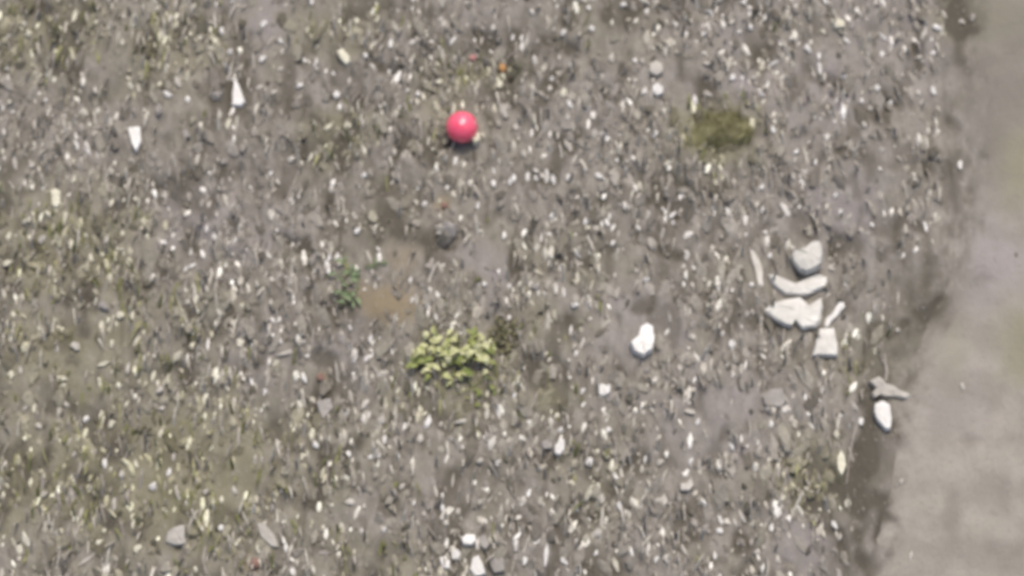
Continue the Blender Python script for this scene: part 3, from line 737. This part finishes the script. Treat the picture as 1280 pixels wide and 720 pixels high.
def stem_mesh(name, pts, r0, r1, mat, n=5):
    V, F = [], []
    for i, p in enumerate(pts):
        p = Vector(p); r = r0 + (r1 - r0) * i / (len(pts) - 1)
        d = (Vector(pts[min(i + 1, len(pts) - 1)]) - Vector(pts[max(i - 1, 0)])).normalized()
        a = d.orthogonal().normalized(); b = d.cross(a)
        for k in range(n):
            ph = 2 * math.pi * k / n
            V.append(tuple(p + a * r * math.cos(ph) + b * r * math.sin(ph)))
    for i in range(len(pts) - 1):
        for k in range(n):
            j = (k + 1) % n
            F.append((i * n + k, i * n + j, (i + 1) * n + j, (i + 1) * n + k))
    return mesh_np(name, V, F, mat)

LM = [None] * 0 + [leaf_material('yellow_green_leaf', (.46, .47, .20), (.68, .66, .42)), leaf_material('mid_green_leaf', (.20, .24, .06), (.32, .34, .11)), leaf_material('fresh_green_leaf', (.15, .21, .095), (.23, .28, .15)), leaf_material('withered_leaf', (.11, .10, .055), (.19, .175, .09))]
stem_m = leaf_material('green_stem', (.20, .22, .08), (.26, .28, .12))

def weed(px, py, rx, ry, nst, nleaf, mats, name, label, cat, leaf=(.07, .034), hgt=.05, seed=5):
    r = random.Random(seed)
    cx, cy = P(px, py); g = float(height_at(cx, cy))
    root = bpy.data.objects.new(name, None); C.objects.link(root); root.location = (cx, cy, g)
    root.empty_display_size = .05
    tag(root, label, cat)
    meshes = [leaf_mesh('leaf', m, leaf[0], leaf[1], c) for m in mats for c in (.25, .5)]
    for s in range(nst):
        a = 2 * math.pi * (s + r.random() * .8) / nst
        q = Vector((math.cos(a) * rx * PXM * r.uniform(.5, .9), math.sin(a) * ry * PXM / math.cos(TILT) * r.uniform(.5, .9), 0))
        pts = [(0, 0, -.01), tuple(q * .3 + Vector((0, 0, hgt * .8))), tuple(q * .7 + Vector((0, 0, hgt))), tuple(q + Vector((0, 0, hgt * .6)))]
        link('stem', stem_mesh('stem', pts, .0045, .002, stem_m), parent=root)
    for l in range(nleaf):
        a = r.uniform(0, 2 * math.pi); d = math.sqrt(r.random())
        x = math.cos(a) * d * rx * PXM; y = math.sin(a) * d * ry * PXM / math.cos(TILT)
        z = hgt * (1.0 - .6 * d * d) * r.uniform(.35, 1.1)
        wgt = [5, 5, 3, 3, 1, 1][:len(meshes)]
        me = r.choices(meshes, wgt)[0]
        sc_ = r.uniform(.6, 1.25)
        o = link('leaf', me, parent=root, loc=(x, y, z), rot=(r.uniform(-.15, .7), r.uniform(-.5, .5), r.uniform(-2.2, 2.2) if r.random() < .7 else r.uniform(0, 6.28)), scale=(sc_ * r.uniform(.8, 1.1), sc_, sc_))
    return root

weed(568, 446, 54, 32, 9, 92, LM[:2], 'leafy_weed', 'yellow green leafy weed sprawling on the soil in the middle', 'plant', (.072, .040), .08, 5)
weed(590, 485, 34, 22, 4, 16, [LM[1]], 'small_weed', 'sparse olive seedling just below the yellow green weed', 'plant', (.045, .016), .03, 6)
weed(433, 360, 18, 30, 4, 26, [LM[2]], 'green_sprig', 'small bright green sprig beside the tan patch of soil', 'plant', (.06, .024), .05, 8)
weed(463, 334, 16, 9, 3, 12, [LM[2]], 'green_sprig', 'tiny faint green sprig above the tan patch of soil', 'plant', (.04, .013), .02, 9)

weed(629, 420, 20, 20, 4, 34, [LM[3]], 'withered_weed', 'dark brownish green withered weed at the right of the yellow green weed', 'plant', (.06, .03), .035, 12)

# the moss mound
def moss(px, py, rx, ry, hgt, label, seed):
    r = np.random.default_rng(seed)
    m, nt, b = new_mat('moss', .95, .1)
    n1 = noise_n(nt, 22, 4); n2 = noise_n(nt, 90, 3)
    c = mixc(nt, ramp(nt, n1, .35, .65), (.158, .150, .074), (.222, .206, .114))
    nt.links.new(c, b.inputs['Base Color']); bump(nt, b, n2, .7, .01)
    cx, cy = P(px, py)
    nr, na = 12, 44
    V, F = [], []
    for i in range(nr + 1):
        t = i / nr
        for k in range(na):
            a = 2 * math.pi * k / na
            e = 1 + .16 * math.sin(2 * a + 1) + .10 * math.sin(3 * a + seed) + .08 * math.sin(7 * a)
            x = math.cos(a) * rx * PXM * e * t; y = math.sin(a) * ry * PXM / math.cos(TILT) * e * t
            z = hgt * (1 - t ** 2.2) - .012 * t ** 3 + .006 * float(vnoise(cx + x, cy + y, .03, 66)) * (1 - t)
            V.append((x, y, z))
    V = np.array(V)
    V[:, 2] += height_at(V[:, 0] + cx, V[:, 1] + cy) - .003
    for i in range(nr):
        for k in range(na):
            j = (k + 1) % na
            F.append((i * na + k, (i + 1) * na + k, (i + 1) * na + j, i * na + j))
    root = link('moss_mound', mesh_np('moss_mound', V, F, m), loc=(cx, cy, 0))
    tag(root, label, 'moss')
    # short tufts growing out of it, as one part
    n = 2600
    a = r.uniform(0, 2 * math.pi, n); d = np.sqrt(r.uniform(0, 1, n)) * 1.05
    x = np.cos(a) * d * rx * PXM; y = np.sin(a) * d * ry * PXM / math.cos(TILT)
    z = hgt * (1 - np.clip(d, 0, 1) ** 2.2) + height_at(x + cx, y + cy) - .004
    base = np.stack([x, y, z], 1)
    dv = np.stack([r.normal(0, .6, n), r.normal(0, .6, n), np.ones(n)], 1) * r.uniform(.008, .018, n)[:, None]
    f = r.uniform(-1, 1, n); side = np.stack([np.cos(f), np.sin(f), 0 * f], 1) * .0022
    VV = np.stack([base - side, base + side, base + dv], 1).reshape(-1, 3)
    FF = np.arange(3 * n).reshape(-1, 3)
    p = link('moss_tuft', mesh_np('moss_tuft', VV, FF, m), parent=root); p['kind'] = 'stuff'
moss(901, 163, 42, 29, .05, 'low olive green moss mound among grey gravel near the top', 3)

# ------------------------------------------------------------------ litter: petals, a cap, twigs, dead leaves
def flat_mat(name, col, rough=.7):
    m, nt, b = new_mat(name, rough, .3)
    n1 = noise_n(nt, 30, 3)
    c = mixc(nt, ramp(nt, n1, .35, .7), col, tuple(v * .65 for v in col)); nt.links.new(c, b.inputs['Base Color'])
    return m
pink = flat_mat('faded_pink', (.55, .27, .24)); orangem = flat_mat('orange_brown', (.56, .30, .11)); redb = flat_mat('brick_red', (.30, .175, .135)); blackm = flat_mat('black_brown', (.03, .022, .012)); twig_m = flat_mat('grey_twig', (.42, .38, .32))
def scrap(px, py, L, W, mat, name, label, cat, rotz=0, curl=.4, lift=.012, group=None):
    me = leaf_mesh(name, mat, L * PXM, W * PXM, curl)
    me2 = bpy.data.objects
    x, y = P(px, py)
    o = link(name, me, loc=(x, y, float(height_at(x, y)) + lift), rot=(.1, .15, rotz))
    md = o.modifiers.new('thickness', 'SOLIDIFY'); md.thickness = .002
    tag(o, label, cat, group); return o
LI = 'small coloured scraps lying on the ground'
scrap(592, 76, 10, 9, pink, 'petal', 'small pink petal lying up and right of the red ball', 'petal', .3, group=LI)
scrap(628, 90, 14, 9, orangem, 'petal', 'narrow orange brown petal just above the dark husk near the top', 'petal', .05, group=LI)
scrap(553, 260, 10, 8, redb, 'dead_leaf', 'reddish dead leaf just above the rough dark stone', 'leaf', -.5, group=LI)
scrap(404, 476, 12, 9, redb, 'dead_leaf', 'reddish brown dead leaf left of the yellow green weed', 'leaf', .7, group=LI)
scrap(316, 712, 16, 12, redb, 'dead_leaf', 'reddish brown dead leaf at the bottom near the leaning oval stone', 'leaf', -.2, group=LI)
x, y = P(639, 98)
hv = rock_verts(ICO1, 77, 6, .08, .7) * (.026, .024, .024)
hk = link('seed_husk', mesh_np('seed_husk', hv, ICO1[1], blackm, False), loc=(x, y, float(height_at(x, y)) + .008))
tag(hk, 'dark brown seed husk between cream pebbles, up right of the red ball', 'husk')

def twig(pts_px, r0, r1, label, hgt=.01, group='dry twigs and stems lying on the ground'):
    q = []
    for i, (a, b) in enumerate(pts_px):
        x, y = P(a, b); q.append((x, y, float(height_at(x, y)) + hgt * (1 + .5 * math.sin(i * 1.7))))
    o0 = Vector(q[0]); q = [tuple(Vector(p) - o0) for p in q]
    o = link('twig', stem_mesh('twig', q, r0, r1, twig_m, 6), loc=tuple(o0))
    tag(o, label, 'twig', group)
twig([(1106, 442), (1107, 452), (1109, 462), (1108, 474)], .008, .012, 'short pale twig standing above the pointed grey stone')
twig([(1072, 528), (1067, 545), (1062, 570), (1059, 602)], .006, .004, 'thin pale twig slanting down left of the almond stone')
twig([(257, 684), (254, 700), (258, 718)], .008, .006, 'pale twig hanging right of the squarish stone', )
twig([(350, 168), (366, 180), (374, 210), (360, 246), (350, 262)], .005, .004, 'long curved grey stem left of the olive patch, upper left')
twig([(973, 96), (966, 108), (975, 132), (983, 150)], .008, .004, 'curved pale stem round a dark hollow right of the moss')
twig([(1097, 430), (1102, 445), (1106, 455)], .005, .004, 'short thin twig touching the top of the standing twig')
twig([(116, 160), (136, 158), (144, 172)], .009, .006, 'curved pale twig left of the fang shaped stone')
twig([(410, 575), (409, 600), (413, 625)], .005, .004, 'thin upright straw below the beige wedge stone')
